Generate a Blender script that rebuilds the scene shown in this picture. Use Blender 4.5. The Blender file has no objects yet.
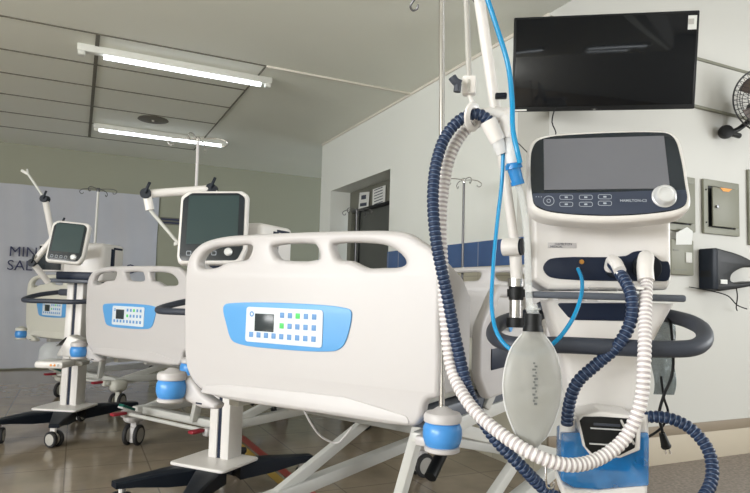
import bpy, bmesh, math, random
from mathutils import Vector, Matrix
random.seed(7)
PI = math.pi
SC = bpy.context.scene
COL = SC.collection

# ------------------------------------------------------------------ camera
FPX = 618.0
CAMZ = 1.05
CR = (Matrix.Rotation(math.radians(-25.6), 3, 'Z') @ Matrix.Rotation(math.radians(94.44), 3, 'X')
      @ Matrix.Rotation(math.radians(1.64), 3, 'Z'))
cd = bpy.data.cameras.new('camera')
cam = bpy.data.objects.new('camera', cd)
COL.objects.link(cam)
cam.matrix_world = Matrix.Translation((0, 0, CAMZ)) @ CR.to_4x4()
cd.sensor_width = 36.0
cd.lens = FPX * 36.0 / 750.0
cd.clip_start = 0.02
SC.camera = cam

# ------------------------------------------------------------------ world, lights, exposure
w = bpy.data.worlds.new('world')
SC.world = w
w.use_nodes = True
w.node_tree.nodes['Background'].inputs[0].default_value = (0.80, 0.90, 1.0, 1)
w.node_tree.nodes['Background'].inputs[1].default_value = 1.3
SC.view_settings.view_transform = 'Standard'
SC.view_settings.look = 'None'
SC.view_settings.gamma = 1.0
SC.view_settings.exposure = 1.0
SC.view_settings.use_curve_mapping = False

def area(name, loc, target, sx, sy, power, color=(1, 1, 1)):
    l = bpy.data.lights.new(name, 'AREA')
    l.shape = 'RECTANGLE'; l.size = sx; l.size_y = sy; l.energy = power; l.color = color
    o = bpy.data.objects.new(name, l); COL.objects.link(o)
    o.location = loc
    o.rotation_euler = (Vector(target) - Vector(loc)).to_track_quat('-Z', 'Y').to_euler()
    return o
# daylight by windows behind and on the right; left pair is added fill
area('window_daylight', (5.1, -2.85, 1.9), (5.1, 0, 1.9), 2.1, 1.3, 46, (1, 0.98, 0.97))
area('window_daylight', (6.35, 0.0, 2.0), (0, 0.0, 2.0), 1.75, 1.3, 48, (0.97, 0.99, 1))
area('window_daylight', (-5.88, 1.4, 1.8), (0, 1.4, 1.6), 2.3, 1.3, 90, (1, 0.995, 0.99))  # added fill from an unseen left window, brightens beds and door wall
area('window_daylight', (-5.88, -1.5, 1.8), (0, -1.5, 1.6), 2.3, 1.3, 122, (1, 0.995, 0.99))  # second added fill on the left, same purpose

# ------------------------------------------------------------------ helpers
def P(px, py, d):
    """world point seen at photo pixel (px, py) at forward distance d"""
    return Vector((0, 0, CAMZ)) + CR @ Vector(((px - 375) / FPX, -(py - 246.5) / FPX, -1)) * d

def mat(name, col, rough=0.5, metal=0.0, spec=0.5, noise=0.0, nscale=20.0, emit=None, es=0.0, trans=0.0, alpha=1.0, coat=0.0, bump=0.0, bscale=60.0):
    m = bpy.data.materials.new(name); m.use_nodes = True
    nt = m.node_tree; b = nt.nodes['Principled BSDF']
    b.inputs['Base Color'].default_value = (*col, 1)
    b.inputs['Roughness'].default_value = rough
    b.inputs['Metallic'].default_value = metal
    b.inputs['Specular IOR Level'].default_value = spec
    b.inputs['Coat Weight'].default_value = coat
    if emit: b.inputs['Emission Color'].default_value = (*emit, 1); b.inputs['Emission Strength'].default_value = es
    if trans: b.inputs['Transmission Weight'].default_value = trans
    if alpha < 1: b.inputs['Alpha'].default_value = alpha
    tc = nt.nodes.new('ShaderNodeTexCoord')
    if noise or True:
        n = nt.nodes.new('ShaderNodeTexNoise'); n.inputs['Scale'].default_value = nscale; n.inputs['Detail'].default_value = 4
        nt.links.new(tc.outputs['Object'], n.inputs['Vector'])
        mx = nt.nodes.new('ShaderNodeMix'); mx.data_type = 'RGBA'
        k = max(noise, 0.015)
        mx.inputs[6].default_value = (*[c * (1 - k) for c in col], 1)
        mx.inputs[7].default_value = (*[min(1, c * (1 + k)) for c in col], 1)
        nt.links.new(n.outputs['Fac'], mx.inputs[0]); nt.links.new(mx.outputs[2], b.inputs['Base Color'])
    if bump:
        n2 = nt.nodes.new('ShaderNodeTexNoise'); n2.inputs['Scale'].default_value = bscale; n2.inputs['Detail'].default_value = 3
        nt.links.new(tc.outputs['Object'], n2.inputs['Vector'])
        bp = nt.nodes.new('ShaderNodeBump'); bp.inputs['Strength'].default_value = bump; bp.inputs['Distance'].default_value = 0.02
        nt.links.new(n2.outputs['Fac'], bp.inputs['Height']); nt.links.new(bp.outputs[0], b.inputs['Normal'])
    return m

M = dict(
    white=mat('white_plastic', (0.56, 0.54, 0.538), 0.38, noise=0.02, nscale=3),
    cream=mat('cream_plastic', (0.66, 0.65, 0.58), 0.4, noise=0.02, nscale=3),
    vwhite=mat('ventilator_white', (0.80, 0.775, 0.75), 0.35),
    frame=mat('frame_paint', (0.60, 0.60, 0.57), 0.4),
    blue=mat('blue_film', (0.11, 0.36, 0.72), 0.4),
    bblue=mat('bumper_blue', (0.07, 0.30, 0.72), 0.3),
    plate=mat('key_plate', (0.68, 0.74, 0.80), 0.45),
    keyb=mat('key_blue', (0.13, 0.30, 0.60), 0.5),
    keyg=mat('key_green', (0.08, 0.62, 0.14), 0.5),
    lcd=mat('display_dark', (0.035, 0.045, 0.05), 0.25),
    navy=mat('navy_plastic', (0.007, 0.014, 0.036), 0.45, spec=0.3),
    dnavy=mat('dark_base', (0.007, 0.011, 0.019), 0.5, spec=0.25),
    bar=mat('grey_rubber', (0.040, 0.048, 0.068), 0.5),
    tray=mat('tray_grey', (0.10, 0.115, 0.145), 0.45),
    black=mat('black_plastic', (0.006, 0.007, 0.008), 0.45, spec=0.3),
    rubber=mat('rubber', (0.02, 0.02, 0.022), 0.65),
    hub=mat('hub_grey', (0.45, 0.44, 0.41), 0.5),
    chrome=mat('chrome', (0.62, 0.61, 0.60), 0.22, metal=1.0),
    dmetal=mat('dark_steel', (0.14, 0.14, 0.145), 0.35, metal=0.8),
    red=mat('red_pedal', (0.32, 0.015, 0.03), 0.4),
    green=mat('green_pedal', (0.0, 0.11, 0.08), 0.4),
    screen=mat('screen_off', (0.15, 0.155, 0.175), 0.30, spec=0.4),
    bezel=mat('screen_bezel', (0.010, 0.016, 0.022), 0.25),
    keys=mat('key_strip', (0.036, 0.048, 0.082), 0.4),
    line=mat('key_outline', (0.42, 0.46, 0.52), 0.5),
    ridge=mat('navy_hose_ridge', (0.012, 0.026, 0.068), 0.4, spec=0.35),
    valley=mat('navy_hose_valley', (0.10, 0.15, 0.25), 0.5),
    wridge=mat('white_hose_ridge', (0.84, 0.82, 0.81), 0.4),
    wvalley=mat('white_hose_valley', (0.52, 0.47, 0.48), 0.5),  # pinkish gaps, darkened to put in shading between the ridges
    cyan=mat('cyan_tube', (0.0, 0.30, 0.62), 0.25, alpha=0.85),
    clear=mat('clear_tube', (0.75, 0.78, 0.78), 0.15, alpha=0.30),
    lung=mat('bag_silicone', (0.46, 0.465, 0.44), 0.35, alpha=0.70),
    lungd=mat('bag_print', (0.16, 0.17, 0.17), 0.5),
    tank=mat('blue_tank', (0.012, 0.22, 0.58), 0.12, alpha=0.62, noise=0.55, nscale=16, bump=0.25, bscale=30),
    tank2=mat('blue_tank_inner', (0.01, 0.12, 0.42), 0.3),
    frost=mat('frosted_white', (0.80, 0.81, 0.82), 0.3, alpha=0.8),
    trap=mat('water_trap_blue', (0.02, 0.24, 0.62), 0.15, alpha=0.85),
    bag=mat('clear_bag', (0.13, 0.19, 0.21), 0.10, alpha=0.62, noise=0.7, nscale=30, bump=1.0, bscale=32),
    paper=mat('paper', (0.72, 0.73, 0.70), 0.7),
    ink=mat('ink', (0.05, 0.06, 0.09), 0.7),
    tube=mat('lamp_tube', (1, 1, 1), 0.4, emit=(0.86, 0.93, 1.0), es=3.2),
    batten=mat('lamp_batten', (0.72, 0.73, 0.68), 0.5),
    cab=mat('cabinet_paint', (0.20, 0.20, 0.15), 0.5),
    orange=mat('orange_sticker', (0.8, 0.33, 0.06), 0.6),
    doorm=mat('door_paint', (0.075, 0.08, 0.072), 0.5),
    frm=mat('door_frame', (0.15, 0.15, 0.12), 0.5),
    banner=mat('banner_cloth', (0.52, 0.53, 0.58), 0.7, noise=0.10, nscale=1.6),
    bink=mat('banner_ink', (0.025, 0.03, 0.09), 0.7),
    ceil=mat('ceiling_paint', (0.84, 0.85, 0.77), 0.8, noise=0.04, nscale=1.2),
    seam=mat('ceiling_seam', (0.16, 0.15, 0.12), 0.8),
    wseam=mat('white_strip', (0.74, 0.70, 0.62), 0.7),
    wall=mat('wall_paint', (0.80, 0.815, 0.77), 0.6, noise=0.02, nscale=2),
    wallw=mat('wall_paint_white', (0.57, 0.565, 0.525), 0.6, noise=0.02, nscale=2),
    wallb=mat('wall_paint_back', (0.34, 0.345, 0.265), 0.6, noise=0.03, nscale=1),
    tileblue=None, base=mat('brown_skirting', (0.27, 0.22, 0.16), 0.5), base2=mat('pale_skirting', (0.52, 0.46, 0.36), 0.4),
    tapeR=mat('floor_tape_red', (0.40, 0.04, 0.03), 0.4), tapeY=mat('floor_tape_yellow', (0.62, 0.40, 0.05), 0.4),
    steel=mat('fan_wire', (0.02, 0.02, 0.022), 0.35), copper=mat('fan_hub', (0.10, 0.07, 0.055), 0.4),
    silver=mat('silver_knob', (0.74, 0.75, 0.76), 0.28, metal=0.35),
    copper2=mat('brass_port', (0.55, 0.28, 0.08), 0.3, metal=0.9),
)

def tile_mat(name, c1, c2, cm, tw, th, mortar, rough, bump=0.0, noise=0.1, ns=6.0, vertical=None):
    m = bpy.data.materials.new(name); m.use_nodes = True
    nt = m.node_tree; b = nt.nodes['Principled BSDF']; b.inputs['Roughness'].default_value = rough
    tc = nt.nodes.new('ShaderNodeTexCoord')
    src = tc.outputs['Object']
    if vertical:
        sp = nt.nodes.new('ShaderNodeSeparateXYZ'); cb = nt.nodes.new('ShaderNodeCombineXYZ')
        nt.links.new(src, sp.inputs[0]); nt.links.new(sp.outputs[vertical], cb.inputs[0]); nt.links.new(sp.outputs[2], cb.inputs[1])
        src = cb.outputs[0]
    br = nt.nodes.new('ShaderNodeTexBrick'); br.offset = 0.0
    br.inputs['Scale'].default_value = 1.0
    br.inputs['Brick Width'].default_value = tw; br.inputs['Row Height'].default_value = th
    br.inputs['Mortar Size'].default_value = mortar; br.inputs['Mortar Smooth'].default_value = 0.1
    br.inputs['Color1'].default_value = (*c1, 1); br.inputs['Color2'].default_value = (*c2, 1); br.inputs['Mortar'].default_value = (*cm, 1)
    nt.links.new(src, br.inputs['Vector'])
    n = nt.nodes.new('ShaderNodeTexNoise'); n.inputs['Scale'].default_value = ns; n.inputs['Detail'].default_value = 6
    nt.links.new(tc.outputs['Object'], n.inputs['Vector'])
    mr = nt.nodes.new('ShaderNodeMapRange'); mr.inputs[1].default_value = 0.3; mr.inputs[2].default_value = 0.7
    mr.inputs[3].default_value = 1 - noise; mr.inputs[4].default_value = 1 + noise
    nt.links.new(n.outputs['Fac'], mr.inputs[0])
    mx = nt.nodes.new('ShaderNodeMix'); mx.data_type = 'RGBA'; mx.blend_type = 'MULTIPLY'; mx.inputs[0].default_value = 1
    nt.links.new(br.outputs['Color'], mx.inputs[6]); nt.links.new(mr.outputs[0], mx.inputs[7])
    nt.links.new(mx.outputs[2], b.inputs['Base Color'])
    return m
M['floor'] = tile_mat('floor_tile', (0.32, 0.265, 0.195), (0.33, 0.27, 0.20), (0.20, 0.165, 0.125), 0.45, 0.45, 0.004, 0.13, noise=0.12, ns=5)
M['floor2'] = tile_mat('speckled_floor', (0.23, 0.195, 0.165), (0.24, 0.20, 0.17), (0.18, 0.15, 0.12), 2.0, 2.0, 0.002, 0.55, noise=0.35, ns=55)
M['tileblue'] = tile_mat('blue_tile', (0.055, 0.115, 0.27), (0.06, 0.12, 0.28), (0.30, 0.34, 0.40), 0.2, 0.5, 0.004, 0.25, noise=0.06, vertical=1)
M['tilecream'] = tile_mat('cream_tile', (0.50, 0.47, 0.37), (0.51, 0.48, 0.38), (0.36, 0.33, 0.26), 0.2, 0.2, 0.003, 0.3, noise=0.05, vertical=1)

class MB:
    def __init__(s): s.v = []; s.f = []; s.m = []
    def add(s, vs, fs, mi=0, T=None):
        o = len(s.v)
        s.v += [tuple(T @ Vector(v)) for v in vs] if T is not None else [tuple(v) for v in vs]
        s.f += [tuple(i + o for i in f) for f in fs]
        s.m += mi if isinstance(mi, list) else [mi] * len(fs)
        return s
    def box(s, c, d, r=0.0, mi=0, T=None, seg=2):
        bm = bmesh.new(); bmesh.ops.create_cube(bm, size=1)
        for v in bm.verts: v.co = Vector((v.co.x * d[0], v.co.y * d[1], v.co.z * d[2]))
        if r > 0: bmesh.ops.bevel(bm, geom=bm.edges[:], offset=min(r, min(d) * 0.49), segments=seg, profile=0.5, affect='EDGES')
        bm.verts.index_update()
        A = Matrix.Translation(c)
        if T is not None: A = T @ A
        s.add([v.co for v in bm.verts], [[v.index for v in f.verts] for f in bm.faces], mi, A); bm.free(); return s
    def bar(s, a, b, wd, ht, r=0.004, mi=0, up=(0, 0, 1)):
        """beam from a to b, wd sideways, ht along up"""
        a = Vector(a); b = Vector(b); d = b - a; L = d.length; y = d.normalized()
        x = y.cross(Vector(up)).normalized(); z = x.cross(y)
        T = Matrix((x, y, z)).transposed().to_4x4(); T.translation = (a + b) / 2
        return s.box((0, 0, 0), (wd, L, ht), r, mi, T)
    def cyl(s, a, b, r0, r1=None, n=20, mi=0, cap=True):
        r1 = r0 if r1 is None else r1
        return s.tube([a, b], r0, n, r2=r1, mi=mi, cap=cap)
    def tube(s, pts, r, n=12, r2=None, mi=0, cap=True, closed=False, rf=None, mf=None, sq=1.0):
        pts = [Vector(p) for p in pts]; N = len(pts); vs = []; fs = []; ms = []
        T0 = None; prev = None
        for i, p in enumerate(pts):
            if closed: t = (pts[(i + 1) % N] - pts[i - 1]).normalized()
            else: t = (pts[min(i + 1, N - 1)] - pts[max(i - 1, 0)]).normalized()
            if prev is None:
                u = t.orthogonal().normalized()
                if abs(t.z) < 0.9: u = Vector((0, 0, 1)).cross(t).normalized()
            else:
                u = (u - t * u.dot(t)).normalized()
            prev = t; q = t.cross(u)
            rr = rf(i) if rf else (r if r2 is None else r + (r2 - r) * i / (N - 1))
            for k in range(n):
                a = 2 * PI * k / n
                vs.append(p + u * (rr * math.cos(a)) + q * (rr * sq * math.sin(a)))
        for i in range(N if closed else N - 1):
            j = (i + 1) % N
            for k in range(n):
                k2 = (k + 1) % n
                fs.append((i * n + k, i * n + k2, j * n + k2, j * n + k)); ms.append(mf(i) if mf else mi)
        if cap and not closed:
            fs.append(tuple(reversed(range(n)))); fs.append(tuple((N - 1) * n + k for k in range(n))); ms += [mf(0) if mf else mi] * 2
        s.add(vs, fs, ms); return s
    def lathe(s, prof, T=None, n=28, mi=0):
        """prof list of (r, z)"""
        vs = []; fs = []
        for r, z in prof:
            for k in range(n):
                a = 2 * PI * k / n; vs.append((r * math.cos(a), r * math.sin(a), z))
        for i in range(len(prof) - 1):
            for k in range(n):
                k2 = (k + 1) % n; fs.append((i * n + k, i * n + k2, (i + 1) * n + k2, (i + 1) * n + k))
        fs.append(tuple(reversed(range(n)))); fs.append(tuple((len(prof) - 1) * n + k for k in range(n)))
        return s.add(vs, fs, mi, T)
    def plate(s, loops, th, bev=0.0, y=0.0, mi=0, T=None, seg=2):
        """filled outline (x,z) with holes, th thick along y, centred on y"""
        cu = bpy.data.curves.new('tmp', 'CURVE'); cu.dimensions = '2D'; cu.fill_mode = 'BOTH'
        bev = min(bev, th * 0.49)
        cu.extrude = th / 2 - bev; cu.bevel_depth = bev; cu.bevel_resolution = seg; cu.offset = -bev
        for lp in loops:
            sp = cu.splines.new('POLY'); sp.points.add(len(lp) - 1)
            for i, q in enumerate(lp): sp.points[i].co = (q[0], q[1], 0, 1)
            sp.use_cyclic_u = True
        o = bpy.data.objects.new('tmp', cu); COL.objects.link(o)
        dg = bpy.context.evaluated_depsgraph_get()
        me = bpy.data.meshes.new_from_object(o.evaluated_get(dg))
        A = Matrix.Translation((0, y, 0)) @ Matrix.Rotation(PI / 2, 4, 'X')
        if T is not None: A = T @ A
        s.add([v.co for v in me.vertices], [tuple(p.vertices) for p in me.polygons], mi, A)
        bpy.data.objects.remove(o); bpy.data.curves.remove(cu); bpy.data.meshes.remove(me)
        return s
    def text(s, txt, size, T, mi=0, ext=0.0004, bold=0.0):
        cu = bpy.data.curves.new('tmp', 'FONT'); cu.body = txt; cu.size = size; cu.extrude = ext; cu.offset = bold
        cu.align_x = 'LEFT'; cu.resolution_u = 3
        o = bpy.data.objects.new('tmp', cu); COL.objects.link(o)
        dg = bpy.context.evaluated_depsgraph_get()
        me = bpy.data.meshes.new_from_object(o.evaluated_get(dg))
        s.add([v.co for v in me.vertices], [tuple(p.vertices) for p in me.polygons], mi, T @ Matrix.Rotation(PI / 2, 4, 'X'))
        bpy.data.objects.remove(o); bpy.data.curves.remove(cu); bpy.data.meshes.remove(me)
        return s
    def mirror_x(s):
        s.v = [(-x, y, z) for x, y, z in s.v]; s.f = [tuple(reversed(f)) for f in s.f]; return s
    def build(s, name, mats, parent=None, T=None, label=None, ang=38):
        me = bpy.data.meshes.new(name)
        me.from_pydata(s.v, [], s.f)
        if not isinstance(mats, (list, tuple)): mats = [mats]
        for m in mats: me.materials.append(M[m] if isinstance(m, str) else m)
        for p, k in zip(me.polygons, s.m): p.material_index = k
        bm = bmesh.new(); bm.from_mesh(me)
        bmesh.ops.remove_doubles(bm, verts=bm.verts, dist=1e-6)
        bmesh.ops.recalc_face_normals(bm, faces=bm.faces); bm.to_mesh(me); bm.free()
        me.shade_smooth()
        me.set_sharp_from_angle(angle=math.radians(ang))
        o = bpy.data.objects.new(name, me); COL.objects.link(o)
        if parent: o.parent = parent
        if T is not None: o.matrix_local = T
        if label: o['label'] = label
        return o

def thing(name, label, cat, loc=(0, 0, 0), rz=0.0, group=None):
    o = bpy.data.objects.new(name, None); COL.objects.link(o)
    o.empty_display_size = 0.1
    o.location = loc; o.rotation_euler = (0, 0, rz)
    o['label'] = label; o['category'] = cat
    if group: o['group'] = group
    return o
def tag(o, label, cat, group=None):
    o['label'] = label; o['category'] = cat
    if group: o['group'] = group
    return o
def struct(o): o['kind'] = 'structure'; return o

def smooth(pts, n=6, closed=True):
    N = len(pts); out = []
    pts = [Vector(p) for p in pts]
    for i in range(N if closed else N - 1):
        if closed: p0, p1, p2, p3 = pts[i - 1], pts[i], pts[(i + 1) % N], pts[(i + 2) % N]
        else: p0, p1, p2, p3 = pts[max(i - 1, 0)], pts[i], pts[i + 1], pts[min(i + 2, N - 1)]
        # centripetal Catmull-Rom
        def tj(t, a, b): return t + max((b - a).length, 1e-6) ** 0.5
        t0 = 0; t1 = tj(t0, p0, p1); t2 = tj(t1, p1, p2); t3 = tj(t2, p2, p3)
        for k in range(n):
            t = t1 + (t2 - t1) * k / n
            A1 = p0 * ((t1 - t) / (t1 - t0)) + p1 * ((t - t0) / (t1 - t0))
            A2 = p1 * ((t2 - t) / (t2 - t1)) + p2 * ((t - t1) / (t2 - t1))
            A3 = p2 * ((t3 - t) / (t3 - t2)) + p3 * ((t - t2) / (t3 - t2))
            B1 = A1 * ((t2 - t) / (t2 - t0)) + A2 * ((t - t0) / (t2 - t0))
            B2 = A2 * ((t3 - t) / (t3 - t1)) + A3 * ((t - t1) / (t3 - t1))
            out.append(B1 * ((t2 - t) / (t2 - t1)) + B2 * ((t - t1) / (t2 - t1)))
    if not closed: out.append(pts[-1])
    return out
def rpoly(pts, r, n=5):
    """polygon with rounded corners; r a number or a list"""
    N = len(pts); out = []
    for i in range(N):
        p = Vector(pts[i]); a = Vector(pts[i - 1]) - p; b = Vector(pts[(i + 1) % N]) - p
        rr = r[i] if isinstance(r, (list, tuple)) else r
        if rr <= 0: out.append(p); continue
        th = a.angle(b); d = min(rr / math.tan(th / 2), a.length * .49, b.length * .49)
        s = p + a.normalized() * d; e = p + b.normalized() * d
        for k in range(n + 1):
            t = k / n; out.append(s * (1 - t) ** 2 + p * 2 * t * (1 - t) + e * t * t)
    return out
def rrect(cx, cz, w_, h_, r, n=5):
    return rpoly([(cx - w_ / 2, cz - h_ / 2), (cx + w_ / 2, cz - h_ / 2), (cx + w_ / 2, cz + h_ / 2), (cx - w_ / 2, cz + h_ / 2)], r, n)
def circ(cx, cz, r, n=28): return [(cx + r * math.cos(2 * PI * k / n), cz + r * math.sin(2 * PI * k / n)) for k in range(n)]
def resample(pts, step):
    pts = smooth(pts, 24, False); L = [0]
    for a, b in zip(pts, pts[1:]): L.append(L[-1] + (b - a).length)
    n = max(2, int(L[-1] / step)); out = []; j = 0
    for i in range(n + 1):
        s = L[-1] * i / n
        while j < len(L) - 2 and L[j + 1] < s: j += 1
        t = (s - L[j]) / max(L[j + 1] - L[j], 1e-9); out.append(pts[j].lerp(pts[j + 1], min(t, 1)))
    return out
def TR(loc, rx=0, ry=0, rz=0):
    return Matrix.Translation(loc) @ Matrix.Rotation(rz, 4, 'Z') @ Matrix.Rotation(ry, 4, 'Y') @ Matrix.Rotation(rx, 4, 'X')

def copy_tree(o, parent=None):
    c = o.copy(); COL.objects.link(c); c.parent = parent
    for ch in list(o.children): copy_tree(ch, c)
    return c

# ================================================================== STRUCTURE
CZ = 2.82
XL, XA, YB, YBACK, XR, YF = -6.0, 2.54, 2.89, 8.9, 6.5, -3.0
struct(MB().box(((XL + 7.5) / 2, 3.2, -0.05), (7.5 - XL, 12.6, 0.1)).build('floor', 'floor'))
struct(MB().box(((2.9 + XR) / 2, (YF + YB) / 2, 0.001), (XR - 2.9, YB - YF, 0.004)).build('floor_section', 'floor2'))
CH = 3.7
cg_ = MB().box(((XL + XA) / 2, 3.0, CZ + 0.05), (XA - XL, 12.2, 0.1)).box(((7.5 + XA) / 2, 6.2, CZ + 0.05), (7.5 - XA, 6.0, 0.1))
struct(cg_.build('ceiling', 'ceil'))
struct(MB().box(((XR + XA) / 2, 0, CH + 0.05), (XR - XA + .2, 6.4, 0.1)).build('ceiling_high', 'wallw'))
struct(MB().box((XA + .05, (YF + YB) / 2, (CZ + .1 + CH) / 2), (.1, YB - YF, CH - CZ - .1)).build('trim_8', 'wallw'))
struct(MB().box(((XL + 7.5) / 2, YBACK + 0.05, CZ / 2), (7.5 - XL, 0.1, CZ)).build('wall_back', 'wallb'))

# wall with the door recess (recess y 5.02-6.5, up to 2.21, 0.24 deep), ends at y 6.83
wr = MB()
D0, D1, DH, DD = 5.02, 6.50, 2.21, 0.24
wr.box((XA + .15, (YB + .3 + D0) / 2, CZ / 2), (.3, D0 - YB - .3, CZ)).box((XA + .15, (D1 + 6.83) / 2, CZ / 2), (.3, 6.83 - D1, CZ))
wr.box((XA + .15, (D0 + D1) / 2, (DH + CZ) / 2), (.3, D1 - D0, CZ - DH))
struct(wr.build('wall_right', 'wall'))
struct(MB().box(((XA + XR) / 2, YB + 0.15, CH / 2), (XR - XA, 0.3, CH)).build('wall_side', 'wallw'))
# blue tile band and cream tiles under it
struct(MB().box((XA - .004, (YB + D0) / 2, (1.266 + 1.442) / 2), (.012, D0 - YB, .176)).build('trim_1', 'tileblue'))
struct(MB().box((XA - .003, (YB + D0) / 2, 1.266 / 2), (.010, D0 - YB, 1.266)).build('trim_2', 'tilecream'))
struct(MB().box((XA - .004, (D1 + 6.83) / 2, (1.266 + 1.442) / 2), (.012, 6.83 - D1, .176)).build('trim_3', 'tileblue'))
# skirtings on side wall
struct(MB().box(((XA + XR) / 2, YB - .008, .215), (XR - XA, .016, .065), .003).build('baseboard_side', 'base'))
struct(MB().box(((XA + XR) / 2, YB - .006, .092), (XR - XA, .012, .184), .002).build('baseboard_lower', 'base2'))
# window walls behind and right of the camera; left windows added for the light
def window_wall(name, length, wins, T, y0=1.2, y1=2.6, top=CZ):
    loops = [[(0, 0), (length, 0), (length, top), (0, top)]]
    for a, b in wins: loops.append([(a, y0), (b, y0), (b, y1), (a, y1)])
    struct(MB().plate(loops, .1, 0).build(name, 'wallw', None, T))
window_wall('wall_front', 12.6, [(10.0, 12.2)], TR((XL, YF, 0)), top=3.7)
window_wall('wall_window', 6.0, [(2.1, 3.9)], TR((XR, YF, 0), rz=PI / 2), top=3.7)
window_wall('wall_left', 12.0, [(.3, 2.7), (3.2, 5.6)], TR((XL, YF, 0), rz=PI / 2))
k = 0
for (a, b, T) in [(.3, 2.7, TR((XL, YF, 0), rz=PI / 2)), (3.2, 5.6, TR((XL, YF, 0), rz=PI / 2)), (10.0, 12.2, TR((XL, YF, 0))), (2.1, 3.9, TR((XR, YF, 0), rz=PI / 2))]:
    k += 1; f = MB(); c = (a + b) / 2
    for z in (1.22, 2.58): f.box((c, 0, z), (b - a, .06, .04))
    for x in (a + .02, c, b - .02): f.box((x, 0, 1.9), (.04, .06, 1.4))
    struct(f.build('window_%d' % k, 'chrome', None, T))

# ceiling panel joints
seams = MB()
for y in (4.66, 5.33, 5.93, 6.6, 7.3, 8.0): seams.box(((-3 + 1.24) / 2, y, CZ - .002), (4.24, .014, .008))
for x in (-1.16, 0.03, 1.24): seams.box((x, (4.66 + 8.0) / 2, CZ - .003), (.028 if x == 0.03 else .012, 3.34, .008))
struct(seams.build('trim_4', 'seam'))
struct(MB().box(((1.24 + XA) / 2, 4.66, CZ - .008), (XA - 1.24, .025, .016), .003).build('trim_5', 'wseam'))
struct(MB().box((XA - .006, (YB + 6.83) / 2, CZ - .012), (.012, 6.83 - YB, .024), .003).build('trim_6', 'wseam'))
struct(MB().box(((XA + XR) / 2, YB - .006, CZ - .03), (XR - XA, .014, .02), .003).build('trim_7', 'cab'))

# door in the recess
dr = MB().box((XA + .27, (D0 + D1) / 2, (1.97 + DH) / 2), (.06, D1 - D0, DH - 1.97))
dr.box((XA + .22, 6.38, .985), (.06, .10, 1.97)).box((XA + .22, 5.06, .985), (.06, .08, 1.97))
struct(dr.build('door_frame', 'frm'))
d1 = struct(MB().box((XA + .25, (5.1 + 6.33) / 2, .98), (.04, 1.23, 1.96), .003).build('door_1', 'doorm'))
MB().box((XA + .225, 6.18, .98), (.012, .014, 1.95)).build('door_seam', 'black', d1)
MB().box((XA + .215, (5.1 + 6.33) / 2, 1.965), (.05, 1.26, .03), .004).build('door_rail', 'black', d1)
MB().cyl((XA + .23, 5.62, 1.02), (XA + .18, 5.62, 1.02), .012).box((XA + .175, 5.67, 1.02), (.015, .12, .02), .005).build('door_handle', 'chrome', d1)
for i, (px, y_, s_, lb, ln) in enumerate([(355, 6.09, .26, 'white paper notice with two bold lines taped above the door, left one', 2), (378, 5.72, .30, 'white paper notice with several printed lines taped above the door, right one', 6)]):
    n_ = MB(); Tn = TR((XA + .225, y_, 2.065), rz=-PI / 2, ry=.06 - .1 * i)
    q = rpoly([(-s_ / 2, -.10), (s_ / 2, -.095), (s_ / 2 + .01, .09), (-s_ / 2 + .01, .10)], .004)
    n_.plate([q], .002, T=Tn)
    for k in range(ln):
        if ln == 2: n_.box((0, -.003, .04 - k * .08), (.12 + .05 * k, .002, .045 - .01 * k), mi=1, T=Tn)
        else: n_.box((0, -.003, .08 - k * .03), (.20, .002, .008), mi=1, T=Tn)
    tag(n_.build('paper_notice', ['paper', 'ink']), lb, 'notice')

# ------------------------------------------------------------------ ceiling lamps
def ceiling_light(x0, x1, y, t0, t1, label):
    t = thing('ceiling_light', label, 'light', ((x0 + x1) / 2, y, CZ), 0, 'fluorescent battens on the ceiling')
    L = x1 - x0
    MB().box((0, 0, -.028), (L, .07, .054), .006).build('housing', 'batten', t)
    for sx in (-1, 1): MB().box((sx * (L / 2 - .03), 0, -.06), (.05, .06, .05), .012).build('lamp_holder', 'batten', t)
    MB().cyl((t0 - (x0 + x1) / 2, 0, -.067), (t1 - (x0 + x1) / 2, 0, -.067), .017).build('lamp_tube', 'tube', t)
ceiling_light(-.10, 1.36, 4.93, .08, 1.27, 'fluorescent batten with lit tube, nearer and brighter of the two on the ceiling')
ceiling_light(.06, 1.50, 7.30, .12, 1.44, 'fluorescent batten with lit tube, farther one above the back of the room')
for (xa, xb, yy, lb) in ((-.6, .7, .9, 'fluorescent batten over the foot of the nearest bed, reflected in the television'), (1.15, 2.45, .2, 'fluorescent batten over the near ventilator handlebar, reflected in the television'), (.5, 1.8, -.9, 'fluorescent batten above the camera')):
    ceiling_light(xa, xb, yy, xa + .08, xb - .08, lb)
T = thing('ceiling_vent', 'round dark disc vent set in the ceiling between the two tube lights', 'vent', (.62, 6.78, CZ))
MB().lathe([(.15, 0), (.155, -.008), (.13, -.014), (.05, -.016), (.045, -.010)], n=32).build('grille', 'seam', T)
MB().lathe([(.012, -.012), (.012, -.024)], n=12).build('screw', 'wseam', T)

# ------------------------------------------------------------------ banner and wall sign on the back wall
bt = thing('wall_banner', 'grey lilac cloth banner with dark MIN and SA lettering on the back wall', 'banner', (-.6, YBACK, 0))
vs = []; fs = []; NX, NZ = 90, 30
for j in range(NZ + 1):
    for i in range(NX + 1):
        x = -1.6 + 3.15 * i / NX; z = .02 + 2.28 * j / NZ
        amp = .012 + .012 * max(0, (x - .9) / .65)
        y = -.05 + amp * math.sin(x * 9 + .6 * math.sin(z * 2)) + .010 * math.sin(x * 21 + z * 3.1) - .012 * math.sin(z * 5 + x * 2)
        vs.append((x, y, z))
for j in range(NZ):
    for i in range(NX): a = j * (NX + 1) + i; fs.append((a, a + 1, a + NX + 2, a + NX + 1))
vs2 = [(x, y + .004, z) for x, y, z in vs]; n0 = len(vs)
MB().add(vs, fs).add(vs2, [tuple(reversed(f)) for f in fs]).build('cloth', 'banner', bt, ang=80)
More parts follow.
